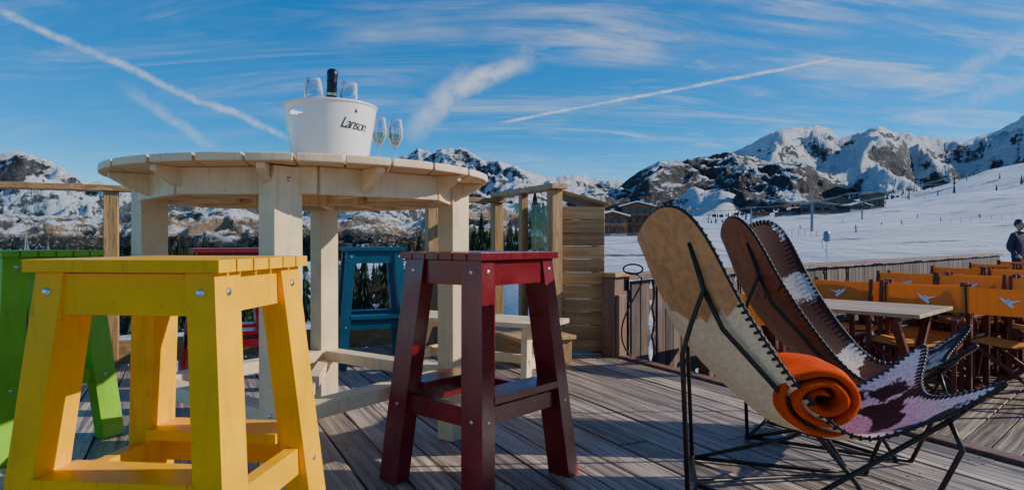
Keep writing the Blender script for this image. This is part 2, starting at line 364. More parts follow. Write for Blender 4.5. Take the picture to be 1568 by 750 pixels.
# ---------------------------------------------------------------- chalets
M_ch=simple('chalet_timber',(.16,.075,.04),.8,0,.3,.8,.1); M_ch2=simple('chalet_stone',(.3,.27,.24),.9,0,.2,.8); M_win=simple('chalet_windows',(.03,.04,.05),.15); M_rs=simple('roof_snow',(.8,.83,.88),.6)
M_chg=simple('chalet_grey_timber',(.09,.075,.065),.8,0,.3,.8,.1); M_roofd=simple('roof_slate',(.10,.09,.085),.7)
def chalet(name,x,y,wd,dp,st,rz,timber=M_ch,roof=None):
    mb=MB(); hh=2.8*st
    mb.box((0,0,hh/2),(wd,dp,hh),0); mb.box((0,0,-.9),(wd+.3,dp+.3,3.2),1)
    for k in range(st):
        z=k*2.8+1.6; n=max(2,int(wd/2.2))
        for i in range(n):
            xx=-wd/2+(i+.5)*wd/n
            mb.box((xx,-dp/2-.02,z),(1.2,.12,1.5),2); mb.box((xx,-dp/2-.06,z-.82),(1.4,.2,.12),0)
            mb.box((xx-.72,-dp/2-.08,z),(.16,.1,1.6),0)
        if k>0:
            mb.box((0,-dp/2-.7,k*2.8),(wd*.96,1.3,.15),0); mb.box((0,-dp/2-1.3,k*2.8+.55),(wd*.96,.1,.8),0)
            for q in range(4): mb.box((-wd*.48+q*wd*.32,-dp/2-1.3,k*2.8-1.3),(.18,.18,2.6),0)
    rh=wd*.14; e=1.0
    for o,mi,th in ((0,0,.3),(.32,3,.3)):
        for sx in (-1,1):
            b4=[V(0,-dp/2-e,hh+rh+o),V(sx*(wd/2+e),-dp/2-e,hh-.15+o),V(sx*(wd/2+e),dp/2+e,hh-.15+o),V(0,dp/2+e,hh+rh+o)]
            mb.prism(b4,[p+V(0,0,th) for p in b4],mi)
    mb.prism([V(-wd/2,-dp/2,hh),V(wd/2,-dp/2,hh),V(0,-dp/2,hh+rh)],[V(-wd/2,dp/2,hh),V(wd/2,dp/2,hh),V(0,dp/2,hh+rh)],0)
    mb.box((wd*.2,dp*.1,hh+rh+.6),(1,1,1.6),1)
    return mb.obj(name,[timber,M_ch2,M_win,roof or M_rs],(x,y,gz(x,y)),rz)
for u,yy,wd,st,rz,mt,rf in ((930,195,9,2,.2,M_ch,None),(952,205,11,3,.1,M_ch,M_roofd),(974,200,9,3,-.1,M_ch,None),(992,215,8,2,.2,M_ch,M_roofd),(905,260,9,2,.1,M_ch,None),
    (1252,400,15,2,.1,M_chg,M_roofd),(1278,410,20,2,-.1,M_chg,M_roofd),(1308,400,14,1,.2,M_chg,None),(1335,420,11,3,.2,M_chg,M_roofd),(1222,420,12,1,.0,M_chg,M_roofd),(1200,450,9,1,.3,M_ch,None),(1165,500,10,1,.2,M_ch,M_roofd),(1470,800,14,1,0,M_chg,None)):
    x,y=((u-U0)/FPX*yy,yy); chalet('chalet',x,y,wd,wd*.8,st,rz,mt,rf)
def place(u,yy): return ((u-U0)/FPX*yy,yy)
# ---------------------------------------------------------------- ski lift
M_pyl=simple('pylon_grey',(.16,.18,.2),.5)
def pylon(x,y,h):
    k_=max(1,y/260)**.5
    mb=MB(); mb.tube([(0,0,-1),(0,0,h)],[.42*k_,.3*k_],0,10); mb.box((0,0,h+.1),(4.4,.4*k_,.4*k_),0)
    for s_ in (-1,1):
        mb.box((s_*1.9,0,h+.35),(.25,2.4,.25),0)
        for k in range(4): mb.lathe([(0,-.06),(.2,-.06),(.2,.06),(0,.06)],(s_*1.9,-.9+k*.6,h+.6),0,10,Matrix.Rotation(math.pi/2,3,'Y'))
    mb.box((.35,0,h*.5),(.12,.3,h*.9),0)
    return mb.obj('ski_lift_pylon',[M_pyl],(x,y,gz(x,y)),-.5)
for line in (((1135,120),(1243,190),(1320,330),(1392,470),(1480,700)),((1060,260),(1150,330),(1225,420),(1300,520),(1410,760),(1500,980))):
    pts=[]
    for k,(u,yy) in enumerate(line):
        x,y=place(u,yy); h=8.5
        if k or line[0][0]==1060: pylon(x,y,h)
        pts.append(V(x,y,gz(x,y)+9.2))
    mb=MB()
    for o in (-1.7,1.7):
        pl=[]
        for a,b_ in zip(pts,pts[1:]):
            for k in range(8):
                f=k/8; p=a.lerp(b_,f)+V(o,o*.3,-1.5*4*f*(1-f)); pl.append(p)
        mb.tube(pl,.08,0,5)
        for k in range(3,len(pl),3): mb.tube([pl[k],pl[k]-V(0,0,2.2)],.07,0,4); mb.box(pl[k]-V(0,0,2.4),(1.7,.7,.7),0); mb.box(pl[k]-V(0,.3,1.9),(1.7,.1,.7),0)
    mb.obj('ski_lift_cable',[M_black])
mb=MB(); mb.tube([(0,0,-.3),(0,0,1.25)],.07,0,8); mb.lathe([(0,1.2),(.16,1.2),(.22,1.35),(.22,1.75),(.15,1.9),(0,1.92)],(0,0,0),1,14); mb.tube([(-.2,0,1.5),(-.35,0,1.2),(-.25,0,.7),(0,0,.5)],.03,0,6)
x,y=place(1266,45); mb.obj('snow_lance',[M_steel,simple('lance_head',(.12,.15,.2),.4)],(x,y,gz(x,y)+.15))
M_rope=simple('rope_pole',(.2,.08,.05),.6)
def ropefence(pts_,n):
    mb=MB(); pp=None
    for k in range(n+1):
        f=k/n*(len(pts_)-1); i=min(int(f),len(pts_)-2); g=f-i
        x=lerp(pts_[i][0],pts_[i+1][0],g); y=lerp(pts_[i][1],pts_[i+1][1],g); z=gz(x,y)
        mb.tube([(x,y,z-.1),(x,y,z+1.3)],.035,0,5)
        if pp:
            for hh in (1.1,.6): mb.tube([(pp[0],pp[1],pp[2]+hh),(x,y,z+hh)],.012,0,4)
        pp=(x,y,z)
    mb.obj('slope_rope_fence',[M_rope])
ropefence([place(1110,95),place(1250,130)],12)
ropefence([place(1440,170),place(1600,160)],10)
# ---------------------------------------------------------------- people
def person(name,x,y,z,rz,jacket,pants,hair,skin=(.42,.24,.17),scale=1.0,ski=False):
    J={'pel':(0,0,.95),'sp':(0,.01,1.12),'ch':(0,.0,1.32),'nk':(0,.01,1.46),'hd0':(0,-.01,1.53),
     'shL':(-.17,0,1.40),'elL':(-.25,.06,1.14),'wrL':(-.2,-.08,.97),'shR':(.17,0,1.40),'elR':(.25,.06,1.14),'wrR':(.2,-.08,.97),
     'hpL':(-.1,0,.9),'knL':(-.12,-.03,.5),'anL':(-.12,.03,.09),'toL':(-.14,-.15,.04),'hpR':(.1,0,.9),'knR':(.13,-.05,.5),'anR':(.14,.0,.09),'toR':(.17,-.17,.04)}
    if ski:
        J['elL']=(-.28,-.08,1.18);J['wrL']=(-.3,-.32,1.08);J['elR']=(.28,-.08,1.18);J['wrR']=(.3,-.32,1.08)
        J['knL']=(-.14,-.14,.5);J['knR']=(.14,-.14,.5)
    Rr={'pel':(.16,.125),'sp':(.15,.12),'ch':(.175,.13),'nk':(.06,.06),'hd0':(.055,.055),'shL':(.085,.085),'elL':(.062,.062),'wrL':(.045,.045),'shR':(.085,.085),'elR':(.062,.062),'wrR':(.045,.045),
     'hpL':(.1,.1),'knL':(.072,.072),'anL':(.055,.055),'toL':(.045,.04),'hpR':(.1,.1),'knR':(.072,.072),'anR':(.055,.055),'toR':(.045,.04)}
    Ed=[('pel','sp'),('sp','ch'),('ch','nk'),('nk','hd0'),('ch','shL'),('shL','elL'),('elL','wrL'),('ch','shR'),('shR','elR'),('elR','wrR'),('pel','hpL'),('hpL','knL'),('knL','anL'),('anL','toL'),('pel','hpR'),('hpR','knR'),('knR','anR'),('anR','toR')]
    ks=list(J); me=bpy.data.meshes.new(name); me.from_pydata([J[k] for k in ks],[(ks.index(a),ks.index(b)) for a,b in Ed],[])
    ob=bpy.data.objects.new(name+'_tmp',me); scene.collection.objects.link(ob)
    sm=ob.modifiers.new('s','SKIN'); 
    for i,k in enumerate(ks): me.skin_vertices[0].data[i].radius=Rr[k]
    me.skin_vertices[0].data[0].use_root=True
    ob.modifiers.new('ss','SUBSURF').levels=2
    dg=bpy.context.evaluated_depsgraph_get(); dg.update(); em=bpy.data.meshes.new_from_object(ob.evaluated_get(dg))
    mb=MB(); mb.v+=[tuple(v.co) for v in em.vertices]
    for p in em.polygons:
        c=p.center; mi=0 if c.z>.88 else 1
        if c.z>1.47: mi=3
        if c.z<.12: mi=4
        mb.f.append(tuple(p.vertices)); mb.m.append(mi)
    bpy.data.objects.remove(ob)
    mb.ball((0,-.01,1.63),(.078,.095,.115),3,None,16,12); mb.ball((0,.016,1.665),(.088,.098,.105),2,None,16,12)
    mb.ball((0,-.108,1.62),(.013,.02,.022),3); mb.ball((-.03,-.092,1.64),(.012,.01,.007),4); mb.ball((.03,-.092,1.64),(.012,.01,.007),4); mb.ball((0,-.097,1.575),(.025,.008,.006),5)
    for s_ in (-1,1): mb.ball((s_*.08,.0,1.625),(.012,.02,.03),3)
    mb.tube([(math.cos(q*math.pi/6)*.075,math.sin(q*math.pi/6)*.075,1.47) for q in range(12)],.022,0,6,True)
    for k in ('wrL','wrR'):
        p=V(*J[k]); mb.ball(p+V(0,-.03,-.03),(.04,.05,.045),3,None,8,6)
        for f in range(4): 
            q=p+V((f-1.5)*.02,-.07,-.035); mb.tube([q,q+V(0,-.03,-.02),q+V(0,-.025,-.045-.004*(f%2))],[.0095,.009,.007],3,6)
        sx=1 if k=='wrL' else -1
        mb.tube([p+V(sx*.035,-.03,-.02),p+V(sx*.055,-.06,-.03)],[.011,.008],3,6)
    if ski:
        for s_ in (-1,1):
            mb.box((s_*.14,-.1,.015),(.09,1.6,.02),5); mb.tube([(s_*.3,-.36,1.1),(s_*.42,-.1,.02)],.01,4,5)
    mats=[simple(name+'_jacket',jacket,.75),simple(name+'_trousers',pants,.8),simple(name+'_hair',hair,.7),simple(name+'_skin',skin,.5),M_black,simple(name+'_trim',(.25,.05,.05),.5)]
    ob=mb.obj(name,mats,(x,y,z),rz,smooth=True); ob.scale=(scale,)*3; return ob
person('standing_man',11.27,14.5,-.42,math.radians(15),(.045,.025,.06),(.03,.03,.04),(.04,.022,.015))
for u,yy,rz,c in ((1310,140,.6,(.6,.04,.02)),(1500,200,-.5,(.5,.05,.04)),(1380,210,1.4,(.05,.1,.3)),(1175,130,.2,(.03,.03,.03)),(1440,230,.9,(.03,.03,.04)),(1225,250,2.,(.1,.02,.02)),(1350,260,-1.,(.02,.04,.1)),(1405,300,-1.,(.02,.02,.03)),(1290,300,1.,(.02,.02,.03))):
    x,y=place(u,yy); person('skier',x,y,gz(x,y)+.02,rz,c,(.03,.03,.04),(.02,.02,.02),ski=True)
# ---------------------------------------------------------------- decks
dd=V(-.447,.894,0).normalized(); angD=math.atan2(dd.y,dd.x); E0=V(.78,4.69,0)
rs=random.Random(11)
def boards(mb,x0,x1,y0,y1,bw=.138,gap=.011,th=.028,mi=0,screws=True):
    y=y0
    while y<y1:
        cuts=[x0]; q=x0+rs.uniform(.6,3.6)
        while q<x1-.5: cuts.append(q); q+=rs.choice([2.4,3.0,3.6])
        cuts.append(x1)
        for a,b_ in zip(cuts,cuts[1:]):
            dz=rs.uniform(-.003,.002); sk_=rs.uniform(-.0025,.0025)
            mb.prism([V(a+.002,y,-th),V(b_-.002,y+sk_,-th),V(b_-.002,y+bw+sk_,-th),V(a+.002,y+bw,-th)],[V(a+.002,y,dz),V(b_-.002,y+sk_,dz),V(b_-.002,y+bw+sk_,dz),V(a+.002,y+bw,dz)],mi)
            if screws:
                s_=math.ceil(a/.6)*.6
                while s_<b_:
                    for k in (.03,bw-.03): mb.lathe([(.0055,dz-.0),(.0045,dz+.0012),(0,dz+.0008)],(s_,y+k,0),mi+1,6)
                    s_+=.6
        y+=bw+gap
mb=MB(); boards(mb,-8,1.35,.02,8.0)
mb.box((-3.3,-.03,-.045),(9.5,.07,.12),2); mb.box((-3.3,-.02,-.22),(9.4,.03,.26),2)
mb.box((-3.3,4,-.12),(9.2,7.9,.02),3)  # near-black sheet paints the shade below the board gaps
mb.obj('wooden_deck',[M_deck,simple('screw',(.05,.045,.04),.5,.5),M_brown,simple('deck_gap_shade',(.01,.009,.008),1)],E0,angD,bevel=.003)
Fd=V(.72,.69,0).normalized(); angF=math.atan2(Fd.y,Fd.x); ZL=-.36
mb=MB(); boards(mb,-2,16,-11,-.1,screws=False)
mb.box((7,-5.5,-.1),(17.8,10.8,.02),1)  # opaque dark panel stands in for shade under the lower boards
mb.obj('lower_deck',[M_deck2,simple('lower_gap_shade',(.012,.01,.008),1)],(.72,4.88,ZL),angF,bevel=.0025)
mb=MB(); L=13.6; k=0; x=0.1
while x<L:
    wdt=.115; 
    if k%6==2 and x<4.5:
        for s_ in (-1,1):
            pr=[]; 
            for q in range(25):
                zq=q/24*.9; ins=.006+.034*abs(math.sin(q/24*math.pi*4))
                pr.append((ins,zq))
            xe=x+(0 if s_<0 else wdt)
            pts_=[V(xe,0,zq) for _,zq in pr]; pin=[V(x+wdt/2+s_*(.003+ins),0,zq) for ins,zq in pr]
            for q in range(24):
                quad=[pts_[q],pts_[q+1],pin[q+1],pin[q]]
                if s_>0: quad=quad[::-1]
                mb.prism(quad,[p+V(0,.022,0) for p in quad],0)
    else:
        mb.box((x+wdt/2,rs.uniform(-.003,.003),.45+rs.uniform(-.004,.004)),(wdt-.008,.022,.9),0)
    x+=wdt; k+=1
mb.box((L/2,0,.935),(L,.13,.045),1); mb.box((L/2,.035,.78),(L,.045,.09),0); mb.box((L/2,.035,.15),(L,.045,.09),0)
for q in range(8): mb.box((q*1.95+.1,.085,.42),(.09,.09,.98),0)
mb.obj('wooden_fence',[M_darkf,M_brown],(.82,4.86,ZL),angF,bevel=.003)
mb=MB(); mb.box((0,0,.15),(.115,.115,.86),0); mb.box((0,0,.595),(.17,.17,.03),1); mb.box((.0,-.075,.1),(.09,.03,.7),0)
mb.obj('fence_post',[M_brown,M_pinev],(.74,4.78,0),angF,bevel=.004)
mb=MB(); x0,x1=.375,.69
N=12; bh=.098
for k in range(N):
    z0=k*bh+.02; z1=z0+bh-.003
    def ztop(x): return 1.19-(x-x0)*.30
    a=min(z1,ztop(x0)); b_=min(z1,ztop(x1))
    if b_<=z0+.01: continue
    o=.004*(k%2)
    mb.prism([V(x0,4.86-o,z0),V(x1,4.86-o,z0),V(x1,4.885,z0),V(x0,4.885,z0)],[V(x0,4.86-o,a),V(x1,4.86-o,b_),V(x1,4.885,b_),V(x0,4.885,a)],0)
    mb.prism([V(x1-.025,4.888,z0),V(x1+o,4.888,z0),V(x1+o,5.5,z0),V(x1-.025,5.5,z0)],[V(x1-.025,4.888,b_),V(x1+o,4.888,b_),V(x1+o,5.5,b_),V(x1-.025,5.5,b_)],0)
    mb.prism([V(x0,4.888,z0),V(x0+.025,4.888,z0),V(x0+.025,5.5,z0),V(x0,5.5,z0)],[V(x0,4.888,b_),V(x0+.025,4.888,b_),V(x0+.025,5.5,b_),V(x0,5.5,b_)],0)
mb.prism([V(x0-.03,4.82,1.20),V(x1+.03,4.82,1.20-.30*(x1-x0+.03)),V(x1+.03,5.5,1.20-.30*(x1-x0+.03)),V(x0-.03,5.5,1.20)],[V(x0-.03,4.82,1.225),V(x1+.03,4.82,1.225-.30*(x1-x0+.03)),V(x1+.03,5.5,1.225-.30*(x1-x0+.03)),V(x0-.03,5.5,1.225)],0)
mb.obj('slatted_pine_wall',[M_slat],bevel=.004)
mb=MB(); pl=[]
for k in range(40):
    f=k/39; pl.append(V(.80+.10*math.sin(f*7)+f*.12,4.66-.02*math.cos(f*9),.62+.09*math.sin(f*5.5)-f*.62))
mb.tube(pl,.006,0,6)
mb.tube([V(.86+.07*math.cos(q*.35),4.63+.01*q/20,.64+.035*math.sin(q*.35)) for q in range(40)],.006,0,6); mb.obj('power_cable',[M_black],smooth=True)
CR=V(-.13,5.66,0); pdv=V(-.894,-.447,0).normalized(); P1=V(.31,4.77,0)
e=empty('glass_windscreen'); mb=MB(); gb=MB()
angP=math.atan2(pdv.y,pdv.x); RP=Matrix.Rotation(angP,3,'Z')
posts=[0,.6,1.73,2.86,4.0,5.1]
for q in posts:
    p=CR+pdv*q; mb.box(p+V(0,0,.585),(.085,.085,1.17),0,RP)
mb.beam(CR-pdv*.05+V(0,0,1.19),CR+pdv*5.2+V(0,0,1.19),.13,.04,1)
mb.beam(CR+V(0,0,.09)+V(0,0,0),CR+pdv*5.2+V(0,0,.09),.06,.16,1)
ang2=math.atan2((P1-CR).y,(P1-CR).x); R2=Matrix.Rotation(ang2,3,'Z')
mb.box(P1+V(.0,0,.605),(.085,.085,1.21),0,R2)
mid=(P1+CR)/2; mb.box(mid+V(0,0,.605),(.06,.06,1.21),0,R2)
mb.beam(CR+V(0,0,1.235),P1+(P1-CR).normalized()*.08+V(0,0,1.235),.13,.04,1); mb.beam(CR+V(0,0,.09),P1+V(0,0,.09),.06,.16,1)
for a,b_ in zip(posts,posts[1:]):
    p,q=CR+pdv*(a+.05),CR+pdv*(b_-.05); gb.add([p+V(0,0,.2),q+V(0,0,.2),q+V(0,0,1.15),p+V(0,0,1.15)],[(0,1,2,3)])
p,q=CR.lerp(P1,.06),CR.lerp(P1,.95); gb.add([p+V(0,0,.2),q+V(0,0,.2),q+V(0,0,1.15),p+V(0,0,1.15)],[(0,1,2,3)])
mb.obj('frame',[M_pinev,M_pine],parent=e,bevel=.004); gb.obj('glass_panes',[M_glass],parent=e)
# ---------------------------------------------------------------- stools
def stool(name,x,y,rz,mt,ztop=.797,fb=.34):
    mb=MB(); S=.40; n=6; sw=S/n; th=.024
    for k in range(n):
        yy=-S/2+sw*(k+.5); mb.box((0,yy,ztop-th/2),(S,sw-.006,th),0)
    o=.183; sp_=.068; LX,LY=.058,.092; zt=ztop-th-.001
    def leg(sx,sy):
        def q(z):
            s_=sp_*(1-z/zt); ox,oy=(o+s_)*sx,(o+s_)*sy; ix,iy=ox-sx*LX,oy-sy*LY
            return [V(ix,iy,z),V(ox,iy,z),V(ox,oy,z),V(ix,oy,z)] if sx*sy>0 else [V(ix,iy,z),V(ix,oy,z),V(ox,oy,z),V(ox,iy,z)]
        mb.prism(q(0),q(zt),0)
    for sx in (-1,1):
        for sy in (-1,1): leg(sx,sy)
    def off(z): return o+sp_*(1-z/zt)
    za=zt-.042; A=off(za)
    for s_ in (-1,1):
        mb.box((0,s_*(A-.022),za),(2*(A-LX)+.03,.028,.08),0)
        mb.box((s_*(A-.028),0,za),(.028,2*(A-LY)+.03,.08),0)
    zr=fb-.05; B=off(zr)
    for s_ in (-1,1):
        mb.box((s_*(B-.03),0,zr-.015),(.03,2*(B-LY)+.04,.062),0)
        mb.box((0,s_*(B-.035),zr-.01),(2*(B-LX)+.04,.03,.055),0)
        mb.box((0,s_*(B-.058),fb-.008),(2*(B-LX)-.004,.115,.024),0)
    for sx in (-1,1):
        for sy in (-1,1):
            for z_,r in ((za+.004,.0085),(zr-.02,.0075)):
                F=off(z_); 
                mb.ball((sx*(F+.0005),sy*(F-LY*.5),z_),(r*.5,r,r),1,None,10,6)
                mb.ball((sx*(F-LX*.5),sy*(F+.0005),z_),(r,r*.5,r),1,None,10,6)
    return mb.obj(name,[mt,M_steel],(x,y,0),rz,bevel=.0035)
stool('yellow_bar_stool',-.723,1.43,math.radians(-6),M_yel,fb=.38)
stool('red_bar_stool',-.114,2.32,math.radians(49),M_red)
stool('teal_bar_stool',-.98,4.55,math.radians(20),M_teal)
stool('green_bar_stool',-2.02,2.72,math.radians(-25),M_green)
stool('green_bar_stool',-2.75,3.1,math.radians(15),M_dgreen)
stool('red_bar_stool',-1.62,3.75,math.radians(30),M_red)
# ---------------------------------------------------------------- round table
TC=V(-.83,2.67,0); TR=.73
e=empty('round_bar_table',TC)
mb=MB(); n=10; wdt=2*TR/n; th=.026; zt=1.10
for k in range(n):
    a=-TR+wdt*k+.004; b_=-TR+wdt*(k+1)-.004
    def yc(x): return math.sqrt(max(TR*TR-x*x,0.0001))
    xs=[lerp(a,b_,q/8) for q in range(9)]
    out_=[V(x_,-yc(x_),0) for x_ in xs]+[V(x_,yc(x_),0) for x_ in reversed(xs)]
    mb.prism([p+V(0,0,zt-th) for p in out_],[p+V(0,0,zt) for p in out_],0)
mb.obj('tabletop',[M_cream],rz=math.radians(14),parent=e,bevel=.004)
mb=MB(); NS=8
for rr,z0,z1,th_ in ((.60,.985,1.073,.035),(.38,1.0,1.073,.03)):
    for k in range(NS):
        a=2*math.pi*k/NS+.35; b_=2*math.pi*(k+1)/NS+.35
        mb.beam(V(math.cos(a)*rr,math.sin(a)*rr,(z0+z1)/2),V(math.cos(b_)*rr,math.sin(b_)*rr,(z0+z1)/2),th_,z1-z0,0)
for k in range(12):
    a=2*math.pi*k/12+.1; dx,dy=math.cos(a),math.sin(a); sx,sy=-dy*.014,dx*.014
    zt2=1.0735
    b4=[V(dx*.3,dy*.3,.99),V(dx*.55,dy*.55,.985),V(dx*.64,dy*.64,1.02),V(dx*.70,dy*.70,1.055),V(dx*.70,dy*.70,zt2),V(dx*.3,dy*.3,zt2)]
    mb.prism([p+V(sx,sy,0) for p in b4],[p-V(sx,sy,0) for p in b4],0)
offs=[(.10,-.59),(.59,.10),(-.10,.59),(-.59,-.10)]; phi=math.radians(-36)
RL=Matrix.Rotation(phi,3,'Z')
for ox,oy in offs:
    mb.box((ox,oy,.535),(.062,.104,1.07),0,RL); mb.box(V(ox,oy,.535)+RL@V(-.045,0,0),(.026,.098,1.07),0,RL)
    for z_ in (1.03,.29):
        for dv in (RL@V(.032,.0,0),RL@V(0.01,-.053,0)): mb.ball(V(ox,oy,z_)+dv,.008,1)
for i in range(4):
    p,q=V(*offs[i],.275),V(*offs[(i+1)%4],.275); dr=(q-p).normalized(); mb.beam(p+dr*.045,q-dr*.045,.085,.05,0)
mb.beam(V(*offs[0],.235),V(*offs[2],.235),.05,.045,0); 
mb.obj('legs_and_frame',[M_cream,M_steel],parent=e,bevel=.004)
# ---------------------------------------------------------------- bucket etc.
M_white=simple('white_enamel',(.80,.77,.73),.18,0,.03,6,0)
BC=V(-.655,2.36,1.102)
hb=.212; r0,r1=.125,.163
def brad(z): return lerp(r0,r1,(max(z,0)/hb)**.8)
mb=MB(); n=200; NP=50; prof=[(0,.0),(r0-.012,.0),(r0,.008)]+[(brad(z/NP*hb),z/NP*hb) for z in range(3,NP+1)]
ha=math.radians(238)
def skip(i,k):
    z=prof[i][1]; a=2*math.pi*k/n
    for h_ in (ha,ha+math.pi):
        dx=((a-h_+math.pi)%(2*math.pi)-math.pi)*.16; dz=z-.172
        if (dx/.038)**2+(dz/.011)**2<1: return True
    return False
mb.lathe(prof,(0,0,0),0,n,None,skip)
e=empty('champagne_bucket',BC)
o=mb.obj('bucket_shell',[M_white],parent=e,smooth=True); s_=o.modifiers.new('s','SOLIDIFY'); s_.thickness=.005; s_.offset=-1
mb=MB(); mb.tube([(math.cos(q*math.pi/32)*r1,math.sin(q*math.pi/32)*r1,hb) for q in range(64)],.0045,0,8,True); mb.obj('rim',[M_white],parent=e,smooth=True)
mb=MB(); 
for q in range(90):
    a=random.uniform(0,6.28); r=random.uniform(0,.125); s__=.03
    mb.box((math.cos(a)*r,math.sin(a)*r,.12+random.uniform(-.02,.02)),(s__,s__,s__),0,Matrix.Rotation(random.uniform(0,3),3,'Z')@Matrix.Rotation(random.uniform(0,3),3,'X'))
mb.obj('ice_cubes',[M_flute],parent=e,bevel=.004)
cu=bpy.data.curves.new('txt','FONT'); cu.body='Lanson'; cu.size=.043; cu.shear=.5; cu.space_character=.82; cu.resolution_u=3
to=bpy.data.objects.new('tmp',cu); scene.collection.objects.link(to); dg=bpy.context.evaluated_depsgraph_get(); dg.update()
tm=bpy.data.meshes.new_from_object(to.evaluated_get(dg)); bpy.data.objects.remove(to)
bm=bmesh.new(); bm.from_mesh(tm); bmesh.ops.triangulate(bm,faces=bm.faces); bmesh.ops.subdivide_edges(bm,edges=bm.edges,cuts=1); 
ta=math.radians(270+15)+math.radians(12)
for v in bm.verts:
    x_,z_=v.co.x,v.co.y; z_=z_*1.25+.122-x_*.08; a=ta+x_/.15; rr=brad(z_)+.0015
    v.co=V(math.cos(a)*rr,math.sin(a)*rr,z_)
bm.to_mesh(tm); bm.free(); tm.materials.append(simple('black_ink',(.01,.01,.012),.4)); to=bpy.data.objects.new('lettering',tm); scene.collection.objects.link(to); to.parent=e
mb=MB(); a=ta+.36; mb.ball((math.cos(a)*(brad(.180)+.001),math.sin(a)*(brad(.180)+.001),.180),(.005,.003,.007),0); mb.obj('red_emblem',[simple('red_ink',(.6,.01,.02),.4)],parent=e)
mb=MB(); T=Matrix.Rotation(math.radians(4),3,'Y')@Matrix.Rotation(math.radians(6),3,'X')
mb.lathe([(0,0),(.042,0),(.044,.01),(.044,.15),(.038,.19),(.022,.225),(.0165,.25)],(0,0,0),0,24,T)
mb.lathe([(.0225,.226),(.0180,.25),(.0175,.29),(.0185,.295),(.0185,.305),(.0175,.31),(.0195,.325),(.0185,.34),(.010,.346),(0,.347)],(0,0,0),1,24,T)
mb.lathe([(.0195,.252),(.0195,.262)],(0,0,0),2,24,T)
mb.obj('champagne_bottle',[simple('bottle_glass',(.01,.02,.012),.08),simple('black_foil',(.012,.012,.014),.3,.3,.3,90,.4),simple('neck_label',(.5,.42,.25),.4,.6)],BC+V(-.012,.02,.005),smooth=True)
M_wine=thinglass('sparkling_wine',(.93,.86,.62),.6)
def flute(name,p,tilt=(0,0),sc=1.0):
    mb=MB(); T=Matrix.Rotation(tilt[0],3,'Y')@Matrix.Rotation(tilt[1],3,'X')
    pr=[(.0,0),(.030,.001),(.031,.003),(.008,.006),(.0035,.012),(.003,.085),(.006,.092),(.018,.108),(.027,.13),(.0285,.155),(.0235,.2)]
    inn=[(.0225,.2),(.0275,.155),(.026,.13),(.017,.110),(0,.096)]
    mb.lathe([(r*sc,z*sc) for r,z in pr+inn],(0,0,0),0,24,T)
    if tilt==(0,0): mb.lathe([(0,.098),(.0165,.111),(.0255,.13),(.0265,.142),(0,.1425)],(0,0,0),1,20,T)
    return mb.obj(name,[M_flute,M_wine],p,smooth=True)
flute('champagne_flute',V(-.505,2.48,1.102)); flute('champagne_flute',V(-.450,2.52,1.102))
flute('champagne_flute',BC+V(-.035,-.03,.078),(-.08,.05),1.15); flute('champagne_flute',BC+V(.05,-.01,.072),(.08,-.03),1.15)
# ---------------------------------------------------------------- butterfly chairs
def cat(pts,x):
    f=(x+1)/.5; i=max(0,min(3,int(math.floor(f)))); u=f-i
    g=lambda k: V(*pts[k],0) if 0<=k<5 else (V(*pts[0],0)*2-V(*pts[1],0) if k<0 else V(*pts[4],0)*2-V(*pts[3],0))
    a,b_,c,d_=g(i-1),g(i),g(i+1),g(i+2)
    return .5*((2*b_)+(c-a)*u+(2*a-5*b_+4*c-d_)*u*u+(3*b_-a-3*c+d_)*u**3)
EP=[(0.0,.985),(.16,.62),(.42,.30),(.63,.35),(.83,.51)]
CP=[(-.17,.84),(-.02,.50),(.27,.25),(.53,.25),(.70,.36)]
def surf(p,q):
    Ee,Cc=cat(EP,p),cat(CP,p); k=abs(q)**1.9
    f=Cc.lerp(Ee,k); wd_=.37-.10*(1-min(1,p*p))
    return V(f.x,q*wd_,f.y)
def pq(a,b_):
    mm=max(abs(a),abs(b_)); 
    if mm<1e-6: return 0,0
    th=math.atan2(b_,a); n_=3.2; c_,s_=abs(math.cos(th)),abs(math.sin(th)); r=(c_**n_+s_**n_)**(-1/n_)
    p,q=mm*r*math.cos(th),mm*r*math.sin(th)
    return p*(1+.26*q*q),q*(1+.20*p*p)
def nrm(p,q):
    e_=.01; a=surf(p+e_,q)-surf(p-e_,q); b_=surf(p,q+e_)-surf(p,q-e_); return a.cross(b_).normalized()
def cowmat(name,light,dark,thr,sc=3.6,loc=(0,0,0)):
    m,t,b=newmat(name); tc=t.node('ShaderNodeTexCoord').outputs['Object']
    n=t.noise(t.mapping(tc,(1,1,1),(0,0,0),loc),sc,2,.5,.4); f=t.noise(tc,90,4,.75); g=t.noise(tc,14,4,.7); fine=t.noise(tc,300,2,.7)
    msk=t.mr(t.math('ADD',n,t.math('ADD',t.math('MULTIPLY',t.math('SUBTRACT',f,.5),.12),t.math('MULTIPLY',t.math('SUBTRACT',g,.5),.16))),thr,thr+.025)
    lc=t.mix(t.mr(f,.42,.68),light,c3(light,.5)); dk=t.mix(t.mr(f,.4,.7),dark,c3(dark,1.8))
    t.l.new(t.mix(msk,lc,dk),b.inputs['Base Color']); b.inputs['Roughness'].default_value=.65; b.inputs['Specular IOR Level'].default_value=.12
    bump(t,b,fine,.35,.002); return m
M_cow=cowmat('cow_hide',(.95,.85,.74),(.045,.018,.009),.565,5.0,(.1,.4,.2)); M_cow2=cowmat('dark_cow_hide',(.72,.58,.50),(.055,.018,.013),.42,4.0)
M_canvas=simple('canvas',(.88,.69,.44),.85,0,.12,60,.25); M_tan=simple('tan_leather',(.55,.29,.115),.5,0,.18,30,.3); M_bl=simple('brown_leather',(.21,.06,.026),.45,0,.28,30,.3)
M_stitch=simple('black_stitching',(.012,.011,.011),.55,0,.2,50,0)
